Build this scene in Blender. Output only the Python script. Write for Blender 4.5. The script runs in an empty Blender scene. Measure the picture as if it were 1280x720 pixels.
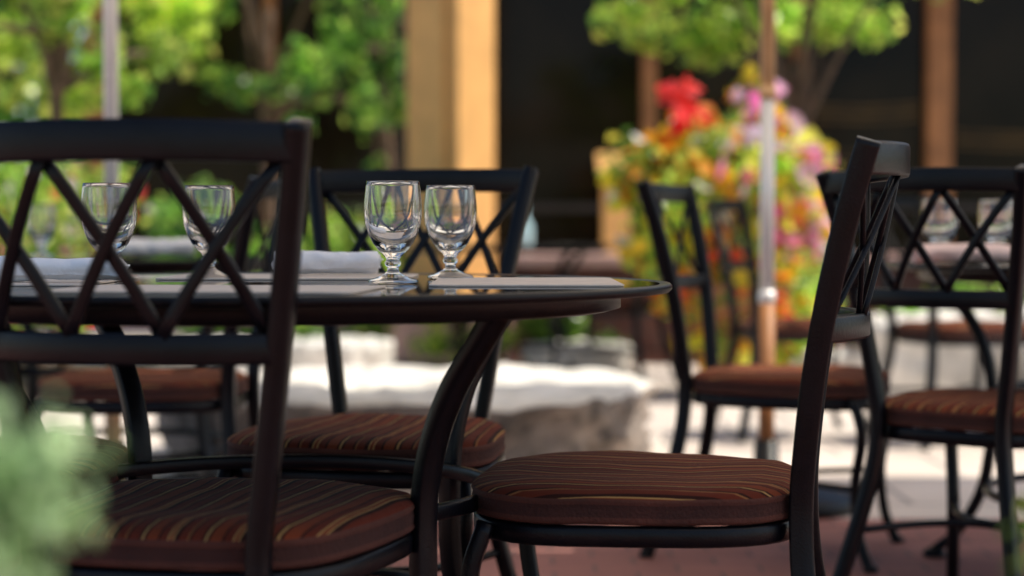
import bpy, bmesh, math, random
import numpy as np
from mathutils import Vector, Matrix, noise
random.seed(4); RNG=np.random.default_rng(7)
S=bpy.context.scene
D=bpy.data
def link(o,parent=None):
    S.collection.objects.link(o)
    if parent: o.parent=parent
    return o
def empty(name,loc=(0,0,0),rz=0):
    e=D.objects.new(name,None); e.location=loc; e.rotation_euler=(0,0,rz); e.empty_display_size=.1
    return link(e)
def obj(name,me,parent=None,loc=(0,0,0),rot=(0,0,0)):
    o=D.objects.new(name,me); o.location=loc; o.rotation_euler=rot
    return link(o,parent)
# ---------------- materials
def mat(name,col,rough=.6,metal=0,var=.15,scale=8,bump=0,bscale=60,spec=.5,coat=0):
    m=D.materials.new(name); m.use_nodes=True; nt=m.node_tree; N=nt.nodes; L=nt.links
    b=N['Principled BSDF']
    b.inputs['Roughness'].default_value=rough; b.inputs['Metallic'].default_value=metal
    b.inputs['Specular IOR Level'].default_value=spec; b.inputs['Coat Weight'].default_value=coat
    tc=N.new('ShaderNodeTexCoord')
    n=N.new('ShaderNodeTexNoise'); n.inputs['Scale'].default_value=scale; n.inputs['Detail'].default_value=6
    L.new(tc.outputs['Object'],n.inputs['Vector'])
    r=N.new('ShaderNodeValToRGB'); r.color_ramp.elements[0].position=.3; r.color_ramp.elements[1].position=.7
    r.color_ramp.elements[0].color=(*[c*(1-var) for c in col],1); r.color_ramp.elements[1].color=(*[min(1,c*(1+var)) for c in col],1)
    L.new(n.outputs['Fac'],r.inputs['Fac']); L.new(r.outputs['Color'],b.inputs['Base Color'])
    if bump:
        n2=N.new('ShaderNodeTexNoise'); n2.inputs['Scale'].default_value=bscale; n2.inputs['Detail'].default_value=5
        L.new(tc.outputs['Object'],n2.inputs['Vector'])
        bp=N.new('ShaderNodeBump'); bp.inputs['Strength'].default_value=bump; bp.inputs['Distance'].default_value=.01
        L.new(n2.outputs['Fac'],bp.inputs['Height']); L.new(bp.outputs['Normal'],b.inputs['Normal'])
    return m
M_iron=mat('powder_coated_metal',(.0035,.004,.0065),.30,0,.3,30,.12,300,.25)
M_tabletop=mat('dark_tabletop',(.010,.009,.010),.04,0,.4,20,0,60,.95)
M_napkin=mat('napkin_linen',(.90,.91,.95),.85,0,.03,20,.25,90)
M_pinknap=mat('pink_linen',(.90,.68,.64),.85,0,.06,20,.2,90)
M_wood=mat('timber',(.82,.44,.15),.5,0,.14,5,.2,40)
M_brown=mat('brown_timber',(.36,.15,.05),.5,0,.3,6,.2,40)
M_dark=mat('dark_frame',(.03,.022,.018),.5,0,.3,4)
M_alu_sunpatch=mat('aluminium_and_sun_patch',(.88,.87,.87),.35,.2,.05,10)
M_polewood=mat('varnished_pole',(.74,.45,.23),.35,0,.15,12)
M_bark=mat('bark',(.14,.09,.06),.9,0,.4,14,.8,40)
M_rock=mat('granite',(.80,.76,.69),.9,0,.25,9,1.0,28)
M_rock_shade=mat('granite_shaded_side',(.26,.215,.185),.95,0,.7,9,1.0,22)  # dark copy of the granite: shade on the basin's side put into colour
M_water=mat('water',(.03,.04,.035),.05,0,.2,5,.1,20)
M_terra=mat('terracotta',(.38,.15,.08),.8,0,.2,9,.3,50)
M_soil=mat('soil',(.07,.05,.035),.95,0,.4,30,.8,60)
M_cap=mat('sandstone_cap',(.62,.38,.33),.85,0,.2,6,.5,30)
M_roof=mat('roof',(.09,.06,.05),.8,0,.2,4,.3,20)
M_bottle=mat('bottle_plastic',(.55,.78,.84),.15,0,.05,5)
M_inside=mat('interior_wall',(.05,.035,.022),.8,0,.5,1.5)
M_warm=mat('interior_ochre',(.10,.058,.014),.7,0,.7,3)
M_win=mat('window_glass',(.012,.008,.004),.10,0,.8,1.0,0,60,.15)
M_band=mat('cushion_boxing',(.050,.015,.010),.9,0,.3,14,.4,200)
M_pipe=mat('cushion_piping',(.09,.026,.015),.85,0,.3,14,.4,200)
def canvasmat():
    m=mat('canvas',(.80,.74,.64),.9,0,.05,6); nt=m.node_tree; N=nt.nodes; L=nt.links
    t=N.new('ShaderNodeBsdfTranslucent'); t.inputs['Color'].default_value=(.94,.84,.70,1)
    mx=N.new('ShaderNodeMixShader'); mx.inputs['Fac'].default_value=.68
    L.new(N['Principled BSDF'].outputs['BSDF'],mx.inputs[1]); L.new(t.outputs['BSDF'],mx.inputs[2])
    L.new(mx.outputs['Shader'],N['Material Output'].inputs['Surface']); return m
M_canvas=canvasmat()

def brickmat(name,c1,c2,cm,scale,w=.5,h=.25,rough=.85,dirt=.55):
    m=D.materials.new(name); m.use_nodes=True; nt=m.node_tree; N=nt.nodes; L=nt.links; b=N['Principled BSDF']
    b.inputs['Roughness'].default_value=rough
    tc=N.new('ShaderNodeTexCoord'); mp=N.new('ShaderNodeMapping'); L.new(tc.outputs['Object'],mp.inputs['Vector'])
    br=N.new('ShaderNodeTexBrick'); br.inputs['Scale'].default_value=scale
    br.inputs['Color1'].default_value=(*c1,1); br.inputs['Color2'].default_value=(*c2,1); br.inputs['Mortar'].default_value=(*cm,1)
    br.inputs['Mortar Size'].default_value=.012; br.inputs['Brick Width'].default_value=w; br.inputs['Row Height'].default_value=h
    L.new(mp.outputs['Vector'],br.inputs['Vector'])
    n=N.new('ShaderNodeTexNoise'); n.inputs['Scale'].default_value=2.2; n.inputs['Detail'].default_value=8
    L.new(tc.outputs['Object'],n.inputs['Vector'])
    mx=N.new('ShaderNodeMix'); mx.data_type='RGBA'; mx.blend_type='MULTIPLY'; mx.inputs['Factor'].default_value=dirt
    rr=N.new('ShaderNodeValToRGB'); rr.color_ramp.elements[0].position=.3; rr.color_ramp.elements[1].position=.65
    rr.color_ramp.elements[0].color=(.45,.43,.42,1)
    L.new(n.outputs['Fac'],rr.inputs['Fac']); L.new(br.outputs['Color'],mx.inputs['A']); L.new(rr.outputs['Color'],mx.inputs['B'])
    L.new(mx.outputs['Result'],b.inputs['Base Color'])
    bp=N.new('ShaderNodeBump'); bp.inputs['Strength'].default_value=.5; bp.inputs['Distance'].default_value=.004; bp.invert=True
    L.new(br.outputs['Fac'],bp.inputs['Height']); L.new(bp.outputs['Normal'],b.inputs['Normal'])
    return m,mp
M_pav_shade,_=brickmat('brick_pavers_shaded',(.44,.19,.155),(.35,.145,.12),(.18,.11,.10),2.5)
M_conc,_=brickmat('stone_paving',(.84,.73,.64),(.76,.65,.57),(.40,.35,.32),1.0,.6,.6,.85,.30)
M_brickw,mp=brickmat('brick_wall_mat',(.17,.065,.045),(.13,.05,.038),(.13,.10,.09),2.5)
mp.inputs['Rotation'].default_value=(math.radians(90),0,0)

def leafmat(name,trans=.45,rough=.4):
    m=D.materials.new(name); m.use_nodes=True; nt=m.node_tree; N=nt.nodes; L=nt.links; b=N['Principled BSDF']
    b.inputs['Roughness'].default_value=rough
    at=N.new('ShaderNodeAttribute'); at.attribute_name='Col'
    L.new(at.outputs['Color'],b.inputs['Base Color'])
    hs=N.new('ShaderNodeHueSaturation'); hs.inputs['Value'].default_value=2.0 if trans<.5 else 1.15
    hs.inputs['Hue'].default_value=.5
    L.new(at.outputs['Color'],hs.inputs['Color'])
    t=N.new('ShaderNodeBsdfTranslucent'); L.new(hs.outputs['Color'],t.inputs['Color'])
    mx=N.new('ShaderNodeMixShader'); mx.inputs['Fac'].default_value=trans
    L.new(b.outputs['BSDF'],mx.inputs[1]); L.new(t.outputs['BSDF'],mx.inputs[2])
    L.new(mx.outputs['Shader'],N['Material Output'].inputs['Surface'])
    return m
M_leaf=leafmat('leaves',.49,.30); M_petal=leafmat('petals',.5,.6)

# cushion stripes
def cushmat():
    m=D.materials.new('striped_cushion'); m.use_nodes=True; nt=m.node_tree; N=nt.nodes; L=nt.links; b=N['Principled BSDF']
    b.inputs['Roughness'].default_value=.9; b.inputs['Sheen Weight'].default_value=.03; b.inputs['Specular IOR Level'].default_value=.12
    tc=N.new('ShaderNodeTexCoord'); sp=N.new('ShaderNodeSeparateXYZ'); L.new(tc.outputs['Object'],sp.inputs[0])
    wy=N.new('ShaderNodeMath'); wy.operation='MULTIPLY_ADD'; wy.inputs[1].default_value=.465; wy.inputs[2].default_value=1; L.new(sp.outputs['Y'],wy.inputs[0])
    dv=N.new('ShaderNodeMath'); dv.operation='DIVIDE'; L.new(sp.outputs['X'],dv.inputs[0]); L.new(wy.outputs[0],dv.inputs[1])
    mu=N.new('ShaderNodeMath'); mu.operation='MULTIPLY'; mu.inputs[1].default_value=1/.088; L.new(dv.outputs[0],mu.inputs[0])
    ad=N.new('ShaderNodeMath'); ad.operation='ADD'; ad.inputs[1].default_value=20.3; L.new(mu.outputs[0],ad.inputs[0])
    fr=N.new('ShaderNodeMath'); fr.operation='FRACT'; L.new(ad.outputs[0],fr.inputs[0])
    r=N.new('ShaderNodeValToRGB'); cr=r.color_ramp; cr.interpolation='CONSTANT'
    base=(.125,.024,.012,1); dk=(.032,.010,.007,1); tan=(.42,.24,.09,1); rd=(.19,.042,.016,1)
    st=[(0,base),(.16,dk),(.20,tan),(.235,dk),(.28,rd),(.46,dk),(.50,base),(.62,tan),(.645,rd),(.70,tan),(.725,dk),(.80,base),(.93,(.26,.11,.04,1)),(.96,dk)]
    cr.elements[0].position=0; cr.elements[0].color=st[0][1]; cr.elements[1].position=st[1][0]; cr.elements[1].color=st[1][1]
    for p,c in st[2:]:
        e=cr.elements.new(p); e.color=c
    L.new(fr.outputs[0],r.inputs['Fac']); L.new(r.outputs['Color'],b.inputs['Base Color'])
    n=N.new('ShaderNodeTexNoise'); n.inputs['Scale'].default_value=600; L.new(tc.outputs['Object'],n.inputs['Vector'])
    n3=N.new('ShaderNodeTexNoise'); n3.inputs['Scale'].default_value=14; L.new(tc.outputs['Object'],n3.inputs['Vector'])
    bp=N.new('ShaderNodeBump'); bp.inputs['Strength'].default_value=.4; bp.inputs['Distance'].default_value=.002
    L.new(n.outputs['Fac'],bp.inputs['Height'])
    bp2=N.new('ShaderNodeBump'); bp2.inputs['Strength'].default_value=.6; bp2.inputs['Distance'].default_value=.01
    L.new(n3.outputs['Fac'],bp2.inputs['Height']); L.new(bp.outputs['Normal'],bp2.inputs['Normal']); L.new(bp2.outputs['Normal'],b.inputs['Normal'])
    return m
M_cush=cushmat()
def glassmat():
    m=D.materials.new('clear_glass'); m.use_nodes=True; b=m.node_tree.nodes['Principled BSDF']
    b.inputs['Transmission Weight'].default_value=1; b.inputs['Roughness'].default_value=.0; b.inputs['IOR'].default_value=1.55
    b.inputs['Base Color'].default_value=(1,1,1,1); return m
M_glass=glassmat()
def matmat():
    m=mat('woven_placemat',(.74,.64,.55),.8,0,.1,30)
    nt=m.node_tree; N=nt.nodes; L=nt.links
    tc=N.new('ShaderNodeTexCoord'); ck=N.new('ShaderNodeTexChecker'); ck.inputs['Scale'].default_value=260
    L.new(tc.outputs['Object'],ck.inputs['Vector']); bp=N.new('ShaderNodeBump'); bp.inputs['Strength'].default_value=.5; bp.inputs['Distance'].default_value=.001
    L.new(ck.outputs['Fac'],bp.inputs['Height']); L.new(bp.outputs['Normal'],N['Principled BSDF'].inputs['Normal'])
    return m
M_mat=matmat()

# ---------------- mesh helpers
def finish(bm,name,mats,smooth=True,angle=None):
    bmesh.ops.recalc_face_normals(bm,faces=bm.faces)
    me=D.meshes.new(name); bm.to_mesh(me); bm.free()
    for m in (mats if isinstance(mats,(list,tuple)) else [mats]): me.materials.append(m)
    if smooth: me.polygons.foreach_set('use_smooth',[True]*len(me.polygons))
    return me
def catmull(P,n=6,closed=False):
    P=[Vector(p) for p in P]; out=[]
    m=len(P)
    rng=m if closed else m-1
    for i in range(rng):
        p1=P[i];p2=P[(i+1)%m]
        p0=P[(i-1)%m] if (closed or i>0) else p1*2-p2
        p3=P[(i+2)%m] if (closed or i+2<m) else p2*2-p1
        for k in range(n):
            t=k/n
            out.append(.5*((2*p1)+(p2-p0)*t+(2*p0-5*p1+4*p2-p3)*t*t+(3*p1-p0-3*p2+p3)*t**3))
    if not closed: out.append(P[-1].copy())
    return out
def sweep(bm,pts,w,h,side=(1,0,0),closed=False,smooth=6,mi=0,wh=None,roundc=.3):
    """w along 'side' direction, h along the perpendicular"""
    pts=catmull(pts,smooth,closed) if smooth else [Vector(p) for p in pts]
    n=len(pts); rings=[]
    c=roundc
    for i,p in enumerate(pts):
        a=pts[(i-1)%n] if (closed or i>0) else p; b=pts[(i+1)%n] if (closed or i<n-1) else p
        t=(b-a).normalized()
        s=side(p) if callable(side) else Vector(side)
        s=(s-t*s.dot(t))
        if s.length<1e-4: s=t.orthogonal()
        s.normalize(); u=t.cross(s).normalized()
        k=1
        if wh: k=wh(i/(n-1))
        W=w/2*k;H=h/2*k
        cs=[(-W,-H+2*H*c*.5),(-W+2*W*c*.5,-H),(W-2*W*c*.5,-H),(W,-H+2*H*c*.5),(W,H-2*H*c*.5),(W-2*W*c*.5,H),(-W+2*W*c*.5,H),(-W,H-2*H*c*.5)]
        rings.append([bm.verts.new(p+s*x+u*y) for x,y in cs])
    m=8
    for i in range(n if closed else n-1):
        A=rings[i];B=rings[(i+1)%n]
        for j in range(m):
            f=bm.faces.new((A[j],A[(j+1)%m],B[(j+1)%m],B[j])); f.material_index=mi
    if not closed:
        bm.faces.new(rings[0]).material_index=mi; bm.faces.new(rings[-1][::-1]).material_index=mi
def lathe(bm,prof,seg=48,center=(0,0,0),mi=0,closed_profile=False):
    cx,cy,cz=center; rings=[]
    for r,z in prof:
        if r<1e-6: rings.append([bm.verts.new((cx,cy,cz+z))])
        else: rings.append([bm.verts.new((cx+r*math.cos(2*math.pi*k/seg),cy+r*math.sin(2*math.pi*k/seg),cz+z)) for k in range(seg)])
    nr=len(rings)
    for i in range(nr if closed_profile else nr-1):
        A=rings[i];B=rings[(i+1)%nr]
        for k in range(seg):
            k2=(k+1)%seg
            if len(A)==1 and len(B)==1: continue
            if len(A)==1: f=bm.faces.new((A[0],B[k],B[k2]))
            elif len(B)==1: f=bm.faces.new((A[k],A[k2],B[0]))
            else: f=bm.faces.new((A[k],A[k2],B[k2],B[k]))
            f.material_index=mi
def box(bm,x0,x1,y0,y1,z0,z1,mi=0,bev=0):
    vs=[bm.verts.new((x,y,z)) for x in (x0,x1) for y in (y0,y1) for z in (z0,z1)]
    fs=[(0,1,3,2),(4,6,7,5),(0,4,5,1),(2,3,7,6),(0,2,6,4),(1,5,7,3)]
    F=[bm.faces.new([vs[i] for i in f]) for f in fs]
    for f in F: f.material_index=mi
    if bev:
        es=set(e for f in F for e in f.edges)
        bmesh.ops.bevel(bm,geom=list(es),offset=bev,segments=2,affect='EDGES',profile=.5)

# ---------------- chair
def seat_outline(k=1.0,n=64):
    out=[]
    for i in range(n):
        a=2*math.pi*i/n; ca,sa=math.cos(a),math.sin(a)
        e=2/3.4
        x=math.copysign(abs(ca)**e,ca); y=math.copysign(abs(sa)**e,sa)
        w=.232+.025*y
        out.append((x*w*k, (y*.232+ (.018*(1-x*x) if y>0 else -.0))*k))
    return out
def chair_meshes():
    bm=bmesh.new()
    bow=.055
    def backpt(u,z):  # u in -1..1, on back surface
        t=(z-.42)/.53
        hw=.140+.085*max(0,t)**1.2
        y=-.232-.02*t-.075*t*t
        y-=bow*(1-u*u)*max(0,min(1,(z-.55)/.12))
        return Vector((u*hw,y,z))
    for s in (-1,1):
        pts=[(s*.215,-.31,0),(s*.185,-.275,.14),(s*.152,-.24,.30)]+[tuple(backpt(s,z)) for z in (.42,.52,.62,.72,.82,.90,.932)]
        sweep(bm,pts,.025,.033,side=(1,0,0),smooth=5,roundc=.2)
        sweep(bm,[(s*.210,.20,.405),(s*.218,.222,.32),(s*.203,.205,.20),(s*.208,.215,.08),(s*.225,.245,0)],.024,.024,side=(1,0,0),smooth=6)
    def rail(z,h,th,dz=0):
        sweep(bm,[backpt(u,z+dz*(1-u*u)) for u in [-1.02,-.8,-.5,-.25,0,.25,.5,.8,1.02]],th,h,side=(0,1,0),smooth=3,roundc=.2)
    rail(.909,.046,.020,.003)
    rail(.677,.036,.022)
    nodes=[-.94,-.313,.313,.94]
    zt,zb=.893,.690
    for i in range(4):
        for d in (-1,1):
            j=i+d
            if 0<=j<4:
                P=[]
                for k in range(9):
                    t=k/8; u=nodes[i]*(1-t)+nodes[j]*t; z=zt*(1-t)+zb*t
                    p=backpt(u,z); p.y+=.003 if d>0 else -.004
                    P.append(p)
                sweep(bm,P,.015,.008,side=(1,0,0),smooth=0,roundc=.2)
    o=seat_outline(.95,32)
    sweep(bm,[(x,y,.393) for x,y in o],.020,.028,side=lambda p:Vector((p.x,p.y,0)),closed=True,smooth=1)
    for x in (-.12,0,.12):
        sweep(bm,[(x,-.21,.402),(x,.22,.402)],.03,.006,side=(1,0,0),smooth=2)
    sweep(bm,[(-.20,.208,.19),(-.1,.05,.19),(0,0.0,.19),(.1,.05,.19),(.20,.208,.19)],.014,.014,side=(0,0,1),smooth=5)
    sweep(bm,[(-.175,-.265,.19),(-.1,-.08,.19),(0,-.02,.19),(.1,-.08,.19),(.175,-.265,.19)],.014,.014,side=(0,0,1),smooth=5)
    for s in (-1,1):
        lathe(bm,[(0,0),(.017,0),(.018,.006),(.014,.014),(0,.014)],16,(s*.215,-.312,0)); lathe(bm,[(0,0),(.017,0),(.018,.006),(.014,.014),(0,.014)],16,(s*.225,.247,0))
    fr=finish(bm,'chair_frame',M_iron)
    bm=bmesh.new()
    prof=[(0,.408),(.9,.408),(.970,.409),(.990,.411),(.999,.415),(.991,.4195),(.996,.430),(.990,.437),(1.0,.441),(.992,.4455),(.965,.4510),(.90,.4565),(.75,.460),(.5,.459),(.25,.457),(0,.456)]
    n=64; rings=[]
    for k,z in prof:
        if k==0: rings.append([bm.verts.new((0,0,z))]); continue
        o=seat_outline(k,n)
        rings.append([bm.verts.new((x,y,z+(.005*noise.noise((x*9,y*9,3)) if z>.45 else .002*noise.noise((x*12,y*12,1))))) for x,y in o])
    for a in range(len(rings)-1):
        A,B=rings[a],rings[a+1]
        for k in range(n):
            k2=(k+1)%n
            if len(A)==1: f=bm.faces.new((A[0],B[k2],B[k]))
            elif len(B)==1: f=bm.faces.new((A[k],A[k2],B[0]))
            else: f=bm.faces.new((A[k],A[k2],B[k2],B[k]))
            f.material_index=2 if a in (3,4,7,8) else (1 if a<9 else 0)
    cu=finish(bm,'chair_cushion',[M_cush,M_band,M_pipe])
    return fr,cu
CF,CC=chair_meshes()
def chair(x,y,heading):
    """heading: direction (deg) the sitter faces, 0=+X, 90=+Y"""
    e=empty('patio_chair',(x,y,0.008),math.radians(heading-90))
    obj('frame',CF,e); obj('seat_cushion',CC,e)
    return e
# ---------------- table
def table_meshes(R=.6,rot=-47):
    bm=bmesh.new()
    lathe(bm,[(0,.722),(R-.012,.722),(R-.004,.723),(R,.727),(R,.732),(R-.003,.7352),(R-.010,.7358),(R-.016,.7345),(R-.018,.7345)],128,mi=0)
    lathe(bm,[(R-.018,.7345),(R-.30,.7345),(0,.7345)],128,mi=1)
    lathe(bm,[(R-.075,.722),(R-.075,.700),(R-.09,.696),(R-.115,.696),(R-.115,.722)],128,mi=0)
    for k in range(4):
        a=math.radians(rot+90*k); d=Vector((math.cos(a),math.sin(a),0))
        pr=[(.515,.715),(.480,.675),(.425,.61),(.385,.54),(.362,.46),(.358,.37),(.362,.28),(.385,.17),(.44,.07),(.50,.015)]
        sd=Vector((-math.sin(a),math.cos(a),0))
        sweep(bm,[d*r+Vector((0,0,z)) for r,z in pr],.034,.024,side=sd,smooth=5,roundc=.2)
        lathe(bm,[(0,0),(.028,0),(.03,.008),(.02,.02),(0,.02)],20,tuple(d*.50))
    sweep(bm,[(.338*math.cos(2*math.pi*i/40),.338*math.sin(2*math.pi*i/40),.425) for i in range(40)],.014,.022,side=lambda p:Vector((p.x,p.y,0)),closed=True,smooth=1)
    sweep(bm,[(.36*math.cos(2*math.pi*i/40),.36*math.sin(2*math.pi*i/40),.19) for i in range(40)],.014,.02,side=lambda p:Vector((p.x,p.y,0)),closed=True,smooth=1)
    return finish(bm,'table',[M_iron,M_tabletop])
TM=table_meshes()
def table(x,y,rz=0):
    e=empty('round_patio_table',(x,y,.008),rz); o=obj('table_frame_and_top',TM,e)
    return e
# ---------------- goblet
def goblet_mesh():
    bm=bmesh.new()
    out=[(0,0),(.034,0),(.0368,.0012),(.037,.0028),(.035,.0044),(.024,.008),(.013,.0125),(.0088,.017),(.0082,.022),(.0115,.026),(.0125,.029),(.0105,.032),(.0098,.035),(.0135,.0395),(.021,.047),(.029,.057),(.0355,.070),(.0402,.085),(.0422,.100),(.0420,.114),(.0408,.128),(.0395,.140),(.0388,.1465),(.0383,.1476)]
    inn=[(.0373,.1476),(.0369,.1466),(.0374,.140),(.0384,.128),(.0392,.114),(.0390,.100),(.0368,.086),(.0318,.0725),(.025,.0620),(.016,.0545),(.009,.0505),(0,.049)]
    lathe(bm,out+inn,80)
    return finish(bm,'goblet',M_glass)
GM=goblet_mesh()
TOPZ=.7428
def goblet(x,y): return obj('water_goblet',GM,None,(x,y,TOPZ+.0012),(0,0,random.random()*6))
# ---------------- napkin roll
def napkin(x,y,rz,L=.2,r=.021,m=None,flat=.9):
    bm=bmesh.new(); th=.0022; turns=2.6; n=110; nl=30
    prof=[]
    for i in range(n):
        t=i/(n-1); a=t*turns*2*math.pi; rad=.006+(r-.006)*t+ (0.002*math.sin(3*a))
        prof.append((rad*math.cos(a)*1.25,rad*math.sin(a)*flat))
    def off(i):
        a=Vector(prof[max(0,i-1)]);b=Vector(prof[min(n-1,i+1)]); t=(b-a).normalized(); return Vector((t.y,-t.x))
    grid=[]
    for j in range(nl+1):
        s=(j/nl-.5)*L; row=[];row2=[]
        for i in range(n):
            px,pz=prof[i]
            k=1+.30*noise.noise((s*11,i*.06,x*5))+.16*noise.noise((s*40,i*.2,y))
            s2=s+ (.012*noise.noise((i*.06,1,x)) if j in (0,nl) else 0)
            o=off(i)*th*.5
            row.append(bm.verts.new((s2,(px+o.x)*k,(pz+o.y)*k))); row2.append(bm.verts.new((s2,(px-o.x)*k,(pz-o.y)*k)))
        grid.append((row,row2))
    for j in range(nl):
        for side in (0,1):
            A=grid[j][side];B=grid[j+1][side]
            for i in range(n-1): bm.faces.new((A[i],A[i+1],B[i+1],B[i]))
        bm.faces.new((grid[j][0][-1],grid[j][1][-1],grid[j+1][1][-1],grid[j+1][0][-1]))
    for j in (0,nl):
        A,B=grid[j]
        for i in range(n-1): bm.faces.new((A[i],A[i+1],B[i+1],B[i]))
    zmin=min(v.co.z for v in bm.verts)
    me=finish(bm,'napkin',m or M_napkin)
    return obj('rolled_napkin',me,None,(x,y,TOPZ-zmin+.003),(0,0,rz))
def placemat(x,y,rz,w=.40,d=.30):
    bm=bmesh.new()
    ring=[]
    for zz in (0,.0022):
        pts=[]
        for cx,cy,a0 in ((w/2-.02,d/2-.02,0),(-w/2+.02,d/2-.02,90),(-w/2+.02,-d/2+.02,180),(w/2-.02,-d/2+.02,270)):
            for k in range(5):
                a=math.radians(a0+k*22.5); pts.append(bm.verts.new((cx+.02*math.cos(a),cy+.02*math.sin(a),zz)))
        ring.append(pts)
    m=len(ring[0])
    for i in range(m): bm.faces.new((ring[0][i],ring[0][(i+1)%m],ring[1][(i+1)%m],ring[1][i]))
    bm.faces.new(ring[1]); bm.faces.new(ring[0][::-1])
    return obj('placemat',finish(bm,'placemat',M_mat,False),None,(x,y,TOPZ+.0004),(0,0,rz))

# ---------------- main table set
TX,TY=-.364,2.69
table(TX,TY)
chair(.200,2.68,169)          # right of the table, side view
chair(-.245,3.27,258)        # behind the table
chair(-.385,2.36,78)          # front-left, facing the table
chair(-.88,2.90,2)           # left side
for px,py in ((-.173,2.63),(-.098,2.88),(-.485,2.90),(-.610,2.74)): goblet(px,py)
placemat(.02,2.68,math.radians(90),.40,.27)
placemat(-.36,2.97,0); placemat(-.73,2.70,math.radians(90),.40,.27); placemat(-.38,2.34,math.radians(-5),.40,.28)
napkin(-.305,3.00,math.radians(4),.17,.0215)
napkin(-.675,2.60,math.radians(-4),.24,.0195)
# ---------------- second table set (right)
table(1.49,4.25,.3)
chair(1.02,3.82,48)
chair(.70,4.58,340)
chair(2.1,4.3,185)
goblet(.985,4.17); goblet(1.125,4.20)
napkin(1.02,4.02,math.radians(3),.26,.03,M_pinknap,.8); napkin(1.33,4.05,math.radians(-6),.26,.028,M_pinknap,.8)
# ---------------- third (left, behind)
table(-1.16,5.25,.2)
chair(-.90,4.47,176)
chair(-1.75,5.0,20)
napkin(-1.0,5.1,.4,.2,.03)
goblet(-1.3,5.0)
# far set
table(2.6,7.3,.5)
chair(1.15,7.2,10); chair(1.75,7.0,20); chair(.5,9.4,150)
table(.0,9.9,.1)

# ---------------- umbrellas
def umbrella(x,y,half,ze,kind,rz=0):
    e=empty('patio_umbrella',(x,y,.004),rz)
    bm=bmesh.new()
    r=.021
    if kind=='alu': segs=[(0,.58,M_polewood),(.58,ze+.5,M_alu_sunpatch)]
    else: segs=[(0,.62,M_brown),(.62,1.22,M_alu_sunpatch),(1.22,ze+.5,M_polewood)]  # pale middle section stands in for sunlight on the wooden pole
    mats=[]
    for i,(a,b,mm) in enumerate(segs):
        mats.append(mm); rr=r*(1.15 if i==0 else 1)
        lathe(bm,[(0,a),(rr,a),(rr,b),(0,b)],24,mi=i)
        if i: lathe(bm,[(0,a-.02),(rr+.003,a-.02),(rr+.005,a),(rr+.003,a+.02),(0,a+.02)],24,mi=i)
    obj('pole',finish(bm,'pole',mats),e)
    bm=bmesh.new()
    lathe(bm,[(0,0),(.26,0),(.27,.02),(.25,.05),(.08,.075),(.04,.09),(.035,.2),(0,.2)],48)
    obj('base',finish(bm,'ubase',M_iron),e)
    bm=bmesh.new(); zt=ze+.55; n=10
    cs=[(-1,-1),(1,-1),(1,1),(-1,1)]
    for k in range(4):
        A=cs[k];B=cs[(k+1)%4]; grid=[]
        for i in range(n+1):
            t=i/n; row=[]
            for j in range(n+1):
                s=j/n; px=(A[0]*(1-s)+B[0]*s)*half*t; py=(A[1]*(1-s)+B[1]*s)*half*t
                z=zt-(zt-ze)*t-.07*math.sin(math.pi*s)*t*(1-.3*t)+.02*math.sin(math.pi*t)
                row.append(bm.verts.new((px,py,z)))
            grid.append(row)
        for i in range(n):
            for j in range(n):
                try: bm.faces.new((grid[i][j],grid[i][j+1],grid[i+1][j+1],grid[i+1][j]))
                except: pass
        row=grid[n]; low=[bm.verts.new(v.co+Vector((0,0,-.16-.02*(j%2)))) for j,v in enumerate(row)]
        for j in range(n): bm.faces.new((row[j],row[j+1],low[j+1],low[j]))
    bmesh.ops.remove_doubles(bm,verts=bm.verts,dist=.0005)
    obj('canopy',finish(bm,'canopy',M_canvas,False),e)
    bm=bmesh.new()
    for c in cs:
        sweep(bm,[(0,0,zt-.01),(c[0]*half*.5,c[1]*half*.5,(zt+ze)/2+.005),(c[0]*half,c[1]*half,ze-.01)],.018,.018,side=(0,0,1),smooth=3)
        sweep(bm,[(0,0,ze-.05),(c[0]*half*.5,c[1]*half*.5,(zt+ze)/2-.01)],.014,.014,side=(0,0,1),smooth=1)
    obj('ribs',finish(bm,'ribs',M_polewood),e)
umbrella(-1.16,5.25,1.05,2.25,'alu')
umbrella(.75,5.32,.88,2.25,'wood')
umbrella(1.35,2.80,1.55,2.45,'wood')  # unseen umbrella, added so its canopy shades the main table
umbrella(3.35,4.7,1.10,2.3,'wood')  # out of view, added to carry the shade over the right-hand table

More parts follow.
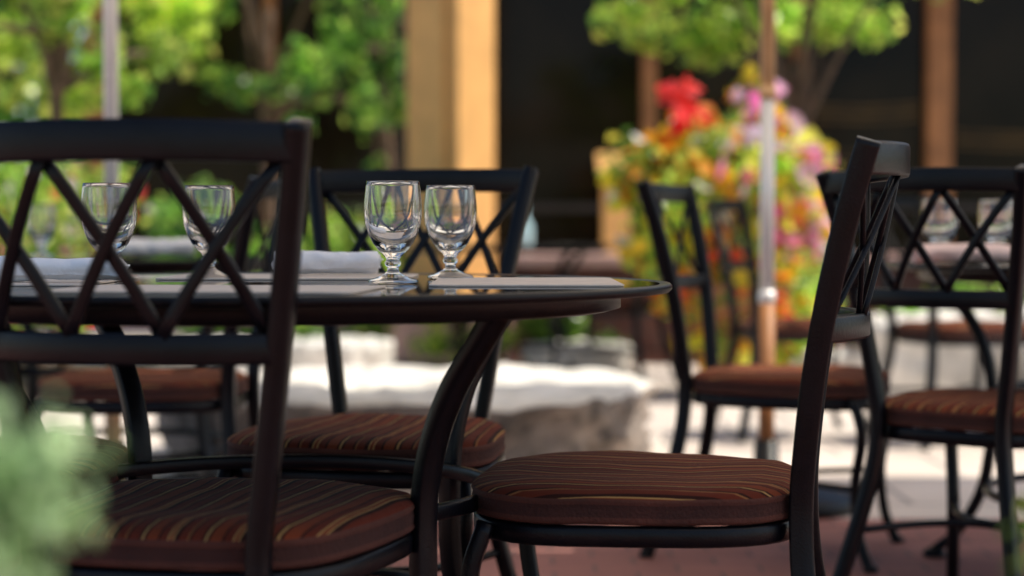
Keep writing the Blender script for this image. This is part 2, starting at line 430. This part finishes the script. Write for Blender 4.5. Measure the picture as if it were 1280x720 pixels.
# ---------------- foliage
def foliage(name,clumps,n,size,cols,parent=None,aspect=.5,shell=.55,material=None,flower=False,updown=.3):
    """clumps: list of (cx,cy,cz,rx,ry,rz)"""
    C=np.array(clumps); w=C[:,3]*C[:,4]*C[:,5]; w=w**.66; w/=w.sum()
    idx=RNG.choice(len(C),n,p=w)
    v=RNG.normal(size=(n,3)); v/=np.linalg.norm(v,axis=1)[:,None]
    rad=(shell+(1-shell)*RNG.random(n))*(1+.12*RNG.normal(size=n))
    P=C[idx,:3]+v*rad[:,None]*C[idx,3:6]
    nrm=v*.9+RNG.normal(size=(n,3))*.7+np.array([0,0,updown]); nrm/=np.linalg.norm(nrm,axis=1)[:,None]
    t=np.cross(nrm,RNG.normal(size=(n,3))); t/=np.linalg.norm(t,axis=1)[:,None]
    b=np.cross(nrm,t)
    s=size*(.6+.8*RNG.random(n))[:,None]
    cols=np.array(cols); ci=RNG.integers(0,len(cols),n)
    tint=(.65+.7*RNG.random(len(C)))[idx]
    col=cols[ci]*(.7+.6*RNG.random(n))[:,None]
    if not flower: col=col*tint[:,None]
    if flower:
        k=6; ang=np.arange(k)*2*np.pi/k
        V=np.zeros((n,k+1,3)); V[:,0]=P-nrm*s*.25
        for j in range(k):
            V[:,j+1]=P+(t*math.cos(ang[j])+b*math.sin(ang[j]))*s*.5*(1 if j%2 else .82)
        V=V.reshape(-1,3); base=np.arange(n)*(k+1)
        F=np.concatenate([np.stack([base,base+1+j,base+1+(j+1)%k],1) for j in range(k)])
        vc=np.repeat(col,k+1,axis=0); nv=3
    else:
        V=np.stack([P-t*s*.5, P+b*s*aspect*.5+nrm*s*.06, P+t*s*.5-nrm*s*.1, P-b*s*aspect*.5+nrm*s*.06],1).reshape(-1,3)
        base=np.arange(n)*4; F=np.stack([base,base+1,base+2,base+3],1); vc=np.repeat(col,4,axis=0); nv=4
    me=D.meshes.new(name); me.vertices.add(len(V)); me.vertices.foreach_set('co',V.astype(np.float32).ravel())
    me.loops.add(F.size); me.loops.foreach_set('vertex_index',F.astype(np.int32).ravel())
    me.polygons.add(len(F)); me.polygons.foreach_set('loop_start',(np.arange(len(F))*nv).astype(np.int32))
    me.update(calc_edges=True)
    at=me.color_attributes.new('Col','FLOAT_COLOR','POINT')
    at.data.foreach_set('color',np.concatenate([np.clip(vc,0,1),np.ones((len(vc),1))],1).astype(np.float32).ravel())
    me.materials.append(material or M_leaf)
    return obj(name,me,parent)
def clumpify(c,r,n,k=.35):
    out=[]
    for _ in range(n):
        while 1:
            v=Vector((random.uniform(-1,1),random.uniform(-1,1),random.uniform(-1,1)))
            if v.length<1: break
        s=random.uniform(.6,1.2)*k
        out.append((c[0]+v.x*r[0],c[1]+v.y*r[1],c[2]+v.z*r[2],r[0]*s,r[1]*s,r[2]*s))
    return out
G_lt=[(.28,.46,.07),(.20,.38,.06),(.40,.52,.10),(.10,.23,.035)]
G_yl=[(.46,.56,.10),(.34,.48,.08),(.62,.64,.14),(.18,.30,.05)]
G_md=[(.07,.20,.04),(.12,.27,.06),(.04,.12,.03),(.24,.38,.09)]
G_sage=[(.31,.44,.24),(.39,.52,.31),(.22,.34,.16)]
def trunk(e,x,y,h,r,limbs,top):
    bm=bmesh.new()
    def round_sweep(pts,r0,r1):
        sweep(bm,pts,2*r0,2*r0,side=(1,.2,0),smooth=5,wh=lambda t:1+(r1/r0-1)*t,roundc=.6)
    round_sweep([(x,y,0),(x+.02,y,h*.35),(x-.02,y+.02,h*.7),(x+.01,y,h)],r,r*.6)
    for (tx,ty,tz) in limbs:
        a=Vector((x,y,h*random.uniform(.6,.95))); b=Vector((tx,ty,tz)); m=(a+b)/2+Vector((random.uniform(-.1,.1),random.uniform(-.1,.1),.08))
        round_sweep([a,m,b],r*.5,r*.12)
    obj('trunk_and_limbs',finish(bm,'trunk',M_bark),e)
def tree(x,y,h,crown_c,crown_r,nclump,nleaf,size,cols,tr=.06,k=.33):
    e=empty('tree'); cl=clumpify(crown_c,crown_r,nclump,k)
    trunk(e,x,y,h,tr,[c[:3] for c in cl[:9]],None)
    foliage('leaves',cl,nleaf,size,cols,e,.6,.3)
    return e
def shrub(x,y,r,h,n,size,cols,fl=None,name='shrub',nc=14):
    e=empty(name); cl=clumpify((x,y,h*.55),(r*.75,r*.75,h*.38),nc,.45)
    foliage('leaves',cl,n,size,cols,e,.55,.3)
    bm=bmesh.new()
    for c in cl[:8]:
        sweep(bm,[(x+random.uniform(-.05,.05),y,0),((x+c[0])/2,(y+c[1])/2,c[2]*.5),c[:3]],.02,.02,smooth=3)
    obj('stems',finish(bm,'stems',M_bark),e)
    if fl: foliage('blossoms',cl,fl[0],fl[1],fl[2],e,.8,.85,M_petal,True)
    return e
# left trees
tree(-2.32,9.3,2.0,(-2.35,9.3,2.2),(.80,.7,.80),26,2300,.085,G_yl+G_lt,.05,.20)
tree(-3.7,12.5,2.6,(-3.3,12.5,2.6),(1.2,1.0,1.1),20,3000,.12,G_yl,.08,.28)
tree(-1.75,13.0,2.4,(-1.6,12.6,2.1),(1.1,.6,1.05),22,1250,.09,G_lt+G_md,.05,.15)
tree(-.9,13.2,2.6,(-.95,12.8,1.9),(.5,.4,1.2),14,620,.08,G_lt+G_md,.04,.19)
# right tree above flowers
tree(1.56,10.0,1.75,(1.42,9.9,2.25),(1.10,.6,.58),38,4300,.075,G_yl+G_yl+G_lt,.045,.23)
# distant
for i in range(5):
    xx=-12+i*2.3; tree(xx,24+random.uniform(-2,2),3.5,(xx,24,3.6),(1.9,1.5,2.4),14,1500,.36,G_md+G_lt,.14,.42)
# shrubs
pinks=[(.75,.14,.30),(.85,.35,.5),(.8,.08,.08),(.9,.75,.8)]
shrub(-2.35,9.0,.66,1.35,3000,.06,G_lt+G_yl,(90,.08,pinks),'flowering_shrub')
shrub(-1.75,10.4,.55,1.1,2200,.065,G_lt+G_md)
shrub(-2.9,9.6,.6,1.1,2000,.06,G_lt)
shrub(-.85,9.8,.38,1.08,2000,.055,G_lt+G_yl,(14,.06,pinks))
shrub(-1.3,10.0,.45,.85,1800,.055,G_lt)
shrub(-.25,9.9,.42,.55,1800,.05,G_yl)
shrub(.35,10.4,.35,.45,1200,.05,G_lt)
shrub(2.3,9.6,.5,.55,1800,.05,G_lt)
shrub(3.1,10.0,.5,.7,1800,.05,G_lt,(60,.05,pinks),'flowering_shrub')
# big flowering plant in urn
e=empty('flowering_plant')
cl=clumpify((1.10,9.0,.98),(.54,.45,.52),48,.31)+[(1.42,8.95,.5,.22,.2,.3),(.85,8.9,.60,.2,.2,.25),(1.1,8.8,.50,.3,.2,.25),(1.35,8.85,.32,.24,.2,.2),(1.0,8.8,.30,.2,.2,.15)]
foliage('leaves',cl,8600,.055,G_lt+G_lt+G_yl,e,.55,.3)
def region(f): return [c for c in cl if f(c)]
yel=[(.98,.76,.05),(.98,.66,.04),(.98,.84,.12),(.97,.42,.03)]
foliage('yellow_blossoms',cl,560,.105,yel,e,.8,.96,M_petal,True)
foliage('pink_blossoms',region(lambda c:c[0]>1.1 and c[2]>.7) ,210,.115,[(.97,.34,.64),(.98,.62,.82),(.95,.16,.46)],e,.8,.98,M_petal,True)
foliage('red_blossoms',[(.86,8.70,1.36,.09,.12,.06),(.80,8.75,1.50,.09,.1,.05)],34,.085,[(.9,.06,.05),(.92,.10,.10)],e,.8,.7,M_petal,True)
foliage('orange_blossoms',cl,110,.11,[(.97,.26,.03),(.95,.12,.05)],e,.8,.97,M_petal,True)
foliage('white_blossoms',cl,90,.09,[(.95,.93,.90)],e,.8,.96,M_petal,True)
bm=bmesh.new(); lathe(bm,[(0,0),(.2,0),(.21,.04),(.15,.08),(.14,.14),(.25,.32),(.31,.5),(.33,.52),(.33,.56),(.29,.56),(.28,.5),(0,.5)],40,(1.08,9.0,0)); obj('urn',finish(bm,'urn',M_terra),e)

# foreground potted plants
def pot_plant(x,y,ztop,r,n,size,name='potted_shrub',cols=G_sage,zlo=.38,nc=16,kr=.36):
    e=empty(name)
    bm=bmesh.new(); lathe(bm,[(0,0),(.13,0),(.15,.25),(.165,.36),(.18,.365),(.18,.40),(.155,.40),(.15,.36),(0,.36)],40,(x,y,0.006)); obj('pot',finish(bm,'pot',M_terra),e)
    cl=[]
    for _ in range(nc):
        a=random.uniform(0,6.28); rr=r*math.sqrt(random.random())*.75; z=random.uniform(zlo,ztop-.05)
        cl.append((x+rr*math.cos(a),y+rr*math.sin(a),z,r*kr,r*kr,.05))
    foliage('leaves',cl,n,size,cols,e,.5,.2)
    bm=bmesh.new()
    for c in cl: sweep(bm,[(x+random.uniform(-.03,.03),y,.36),((x+c[0])/2,(y+c[1])/2,(c[2]+.36)/2),c[:3]],.005,.005,smooth=3)
    obj('stems',finish(bm,'stems',M_bark),e)
pot_plant(-.365,.95,.80,.150,3800,.022,nc=46,kr=.38)
pot_plant(.42,1.12,.69,.15,300,.02,nc=14,cols=G_lt)

# ---------------- stone basin
def rock(name,c,r,h,under,seed,basin=False,mats=(M_rock,M_rock_shade)):
    bm=bmesh.new(); n=120
    prof=[(under*.95,0),(under,.02*h)]+[(under+(1-under)*(t**.7),h*t) for t in (.1,.2,.3,.4,.5,.6,.7,.8,.88)]+[(.985,h*.95),(.95,h*.99),(.88,h*1.0),(.78,h*1.0),(.68,h*1.0),(.58,h)]
    if basin: prof+= [(.46,h*1.0),(.35,h*.985),(.32,h*.93),(.27,h*.8),(0,h*.75)]
    else: prof+=[(.4,h*1.05),(.2,h*1.08),(0,h*1.08)]
    rings=[]
    for i,(k,z) in enumerate(prof):
        if k==0: rings.append([bm.verts.new((c[0],c[1],z))]); continue
        ring=[]
        for j in range(n):
            a=2*math.pi*j/n; ca,sa=math.cos(a),math.sin(a); e=2/3.0
            x=math.copysign(abs(ca)**e,ca); y=math.copysign(abs(sa)**e,sa)
            q=Vector((x*2+seed,y*2,z*5))
            d=1+.10*noise.noise(q*.7)+.07*noise.noise(q*2)+.05*noise.noise(q*5)+.03*noise.noise(q*12)
            if basin and k<.5: d=1+.06*noise.noise(q)
            zz=z+(.07*h*noise.noise(Vector((x*3*k,y*3*k,seed)))+.07*h*noise.noise(Vector((x*9*k,y*9*k,seed)))+.04*h*noise.noise(Vector((x*22*k,y*22*k,seed))) if z>.2*h else 0)
            ring.append(bm.verts.new((c[0]+x*k*d*r[0],c[1]+y*k*d*r[1],zz)))
        rings.append(ring)
    for a in range(len(rings)-1):
        A,B=rings[a],rings[a+1]
        for k in range(n):
            k2=(k+1)%n
            f=bm.faces.new((A[k],A[k2],B[0])) if len(B)==1 else bm.faces.new((A[k],A[k2],B[k2],B[k]))
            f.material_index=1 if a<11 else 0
    return finish(bm,name,list(mats))
e=empty('stone_fountain_basin')
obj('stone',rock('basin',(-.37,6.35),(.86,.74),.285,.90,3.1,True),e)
bm=bmesh.new(); lathe(bm,[(.27,.25),(0,.25)],40,(-.37,6.35,0)); obj('water',finish(bm,'w',M_water),e)
for (x,y,rx,ry,h,u,s) in ((-.85,8.9,.26,.22,.27,.8,1),(2.05,8.5,.42,.30,.40,.8,9),(2.65,8.3,.36,.3,.46,.8,12),(1.62,8.6,.22,.2,.24,.8,15),(-1.5,9.2,.35,.25,.25,.8,19),(.35,9.8,.3,.2,.2,.8,23)):
    obj('boulder',rock('boulder',(x,y),(rx,ry),h,u,s,False,(M_rock,M_rock)))
# ---------------- ground
def sheet(name,x0,x1,y0,y1,z,m):
    bm=bmesh.new(); vs=[bm.verts.new(p) for p in ((x0,y0,z),(x1,y0,z),(x1,y1,z),(x0,y1,z))]; bm.faces.new(vs)
    return obj(name,finish(bm,name,m,False))
M_grass=mat('grass',(.09,.14,.04),.9,0,.3,3,.5,30)
sheet('ground',-300,300,-300,500,-.004,M_grass)
sheet('stone_terrace',-12,14,-8,15.0,0,M_conc)
sheet('brick_patio_shaded',-6,9,-4,5.10,.004,M_pav_shade)  # redder sheet ending at the umbrella shade edge; brick and shade in one colour
bm=bmesh.new(); 
for (x0,x1,y0,y1) in ((-4,.7,8.7,10.9),(1.6,4.5,8.6,10.9)):
    n=16; g=[[bm.verts.new((x0+(x1-x0)*i/n,y0+(y1-y0)*j/n,.012+.09*math.sin(math.pi*i/n)*math.sin(math.pi*j/n)+.02*abs(noise.noise((i*.7,j*.9,0))))) for j in range(n+1)] for i in range(n+1)]
    for i in range(n):
        for j in range(n): bm.faces.new((g[i][j],g[i+1][j],g[i+1][j+1],g[i][j+1]))
obj('planting_bed',finish(bm,'bed',M_soil))
# ---------------- low wall
e=empty('low_brick_wall')
bm=bmesh.new(); box(bm,.0,5.5,11.0,11.25,0,.60,0); obj('bricks',finish(bm,'bw',M_brickw,False),e)
bm=bmesh.new(); box(bm,-.04,5.54,10.95,11.30,.603,.675,0,.01); obj('coping',finish(bm,'cp',M_cap,False),e)
bm=bmesh.new(); lathe(bm,[(0,0),(.04,0),(.045,.01),(.045,.15),(.035,.19),(.015,.22),(.015,.26),(.018,.262),(.018,.285),(0,.285)],24)
obj('water_bottle',finish(bm,'bt',M_bottle),None,(.08,11.1,.678))
# ---------------- timber column
e=empty('timber_column',(-.38,11.3,0),math.radians(-34))
bm=bmesh.new()
box(bm,-.20,.20,-.20,.20,.5,3.35,0,.015)
box(bm,-.235,-.203,-.11,.11,.5,3.35,0,.006)
box(bm,-.11,.11,-.235,-.203,.5,3.35,0,.006)
obj('shaft',finish(bm,'col',M_wood,False),e)
bm=bmesh.new(); box(bm,-.29,.29,-.29,.29,0,.5,0,.02); obj('stone_plinth',finish(bm,'pl',M_cap,False),e)
# ---------------- building
e=empty('timber_restaurant_building')
Y=15.0; X0=-3.5; X1=13
bm=bmesh.new()
box(bm,X0,X1,Y+.05,Y+.09,.35,3.2,0); obj('window_glazing',finish(bm,'gl',M_win,False),e)
bm=bmesh.new(); box(bm,X0,X1,Y-.02,Y+.3,0,.35,0); obj('stone_base',finish(bm,'sb',M_cap,False),e)
bm=bmesh.new()
for xm,w,mm in ((-3.4,.2,0),(-2.0,.10,0),(-.9,.10,1),(1.13,.12,0),(2.38,.14,0),(3.52,.2,0),(4.9,.12,0),(6.4,.2,0),(8,.2,0),(10,.2,0),(12,.2,0)):
    box(bm,xm-w/2,xm+w/2,Y-.10,Y+.045,.353,3.2,mm,.006)
xs=[-3.4,-2.0,-.9,1.13,2.38,3.52,4.9,6.4,8,10,12]
for a,b in zip(xs[:-1],xs[1:]): box(bm,a+.11,b-.11,Y-.05,Y+.045,.98,1.04,1)
obj('mullions',finish(bm,'mu',[M_brown,M_dark],False),e)
bm=bmesh.new()
box(bm,X0-.3,X1+.3,Y-.5,Y+.4,3.2,3.5,0); obj('timber_beam',finish(bm,'be',M_brown,False),e)
bm=bmesh.new()
v=[bm.verts.new(p) for p in ((X0-.6,Y-1.2,3.4),(X1+.6,Y-1.2,3.4),(X1+.6,Y+4,4.6),(X0-.6,Y+4,4.6),(X0-.6,Y-1.2,3.56),(X1+.6,Y-1.2,3.56),(X1+.6,Y+4,4.76),(X0-.6,Y+4,4.76))]
for f in ((0,1,2,3),(4,5,6,7),(0,1,5,4),(1,2,6,5),(2,3,7,6),(3,0,4,7)): bm.faces.new([v[i] for i in f])
obj('roof',finish(bm,'rf',M_roof,False),e)
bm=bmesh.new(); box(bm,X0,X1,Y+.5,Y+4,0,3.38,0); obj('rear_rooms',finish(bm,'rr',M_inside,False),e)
# thin ochre strips added for the warm streaks in the windows
bm=bmesh.new()
for (a,b,z0,dz) in ((2.52,3.38,1.72,.03),(3.68,4.8,1.50,.04),(2.55,3.2,1.35,.02)):
    for i in range(3):
        zz=z0+i*.06; sweep(bm,[(a,Y+.02,zz+dz*.5),((a+b)/2,Y+.02,zz),(b,Y+.02,zz+dz)],.012,.022,side=(0,1,0),smooth=4)
obj('warm_window_streaks',finish(bm,'oc',M_warm,False),e)
# menu stand by the door
e=empty('menu_stand',(.78,13.6,0))
bm=bmesh.new(); box(bm,-.10,.10,-.08,.08,0,1.22,0,.01); 
vv=[bm.verts.new(p) for p in ((-.14,-.18,1.24),(.14,-.18,1.24),(.14,.14,1.38),(-.14,.14,1.38),(-.14,-.18,1.27),(.14,-.18,1.27),(.14,.14,1.41),(-.14,.14,1.41))]
for f in ((0,1,2,3),(4,5,6,7),(0,1,5,4),(1,2,6,5),(2,3,7,6),(3,0,4,7)): bm.faces.new([vv[i] for i in f])
obj('lectern',finish(bm,'lc',M_wood,False),e)
# ---------------- world, sun, camera
w=D.worlds.new('World'); S.world=w; w.use_nodes=True; nt=w.node_tree
sky=nt.nodes.new('ShaderNodeTexSky'); sky.sky_type='NISHITA'; sky.sun_disc=False
sd=Vector((.55,-.07,.83)).normalized()
sky.sun_elevation=math.asin(sd.z); sky.sun_rotation=math.atan2(sd.x,sd.y)
bg=nt.nodes['Background']; bg.inputs['Strength'].default_value=.14; nt.links.new(sky.outputs['Color'],bg.inputs['Color'])
sl=D.lights.new('sun','SUN'); sl.energy=5; sl.angle=math.radians(.5); sl.color=(1,.93,.80)
so=D.objects.new('sun',sl); so.rotation_euler=sd.to_track_quat('Z','Y').to_euler(); link(so)
cam=D.cameras.new('camera'); co=D.objects.new('camera',cam); link(co); S.camera=co
cam.sensor_width=36; cam.lens=63.6; cam.clip_start=.05; cam.clip_end=1500
co.location=(0,0,.82); co.rotation_euler=(math.radians(90-1.82),0,0)
cam.dof.use_dof=True; cam.dof.focus_distance=2.66; cam.dof.aperture_fstop=2.1
S.view_settings.view_transform='Standard'; S.view_settings.look='None'; S.view_settings.exposure=0
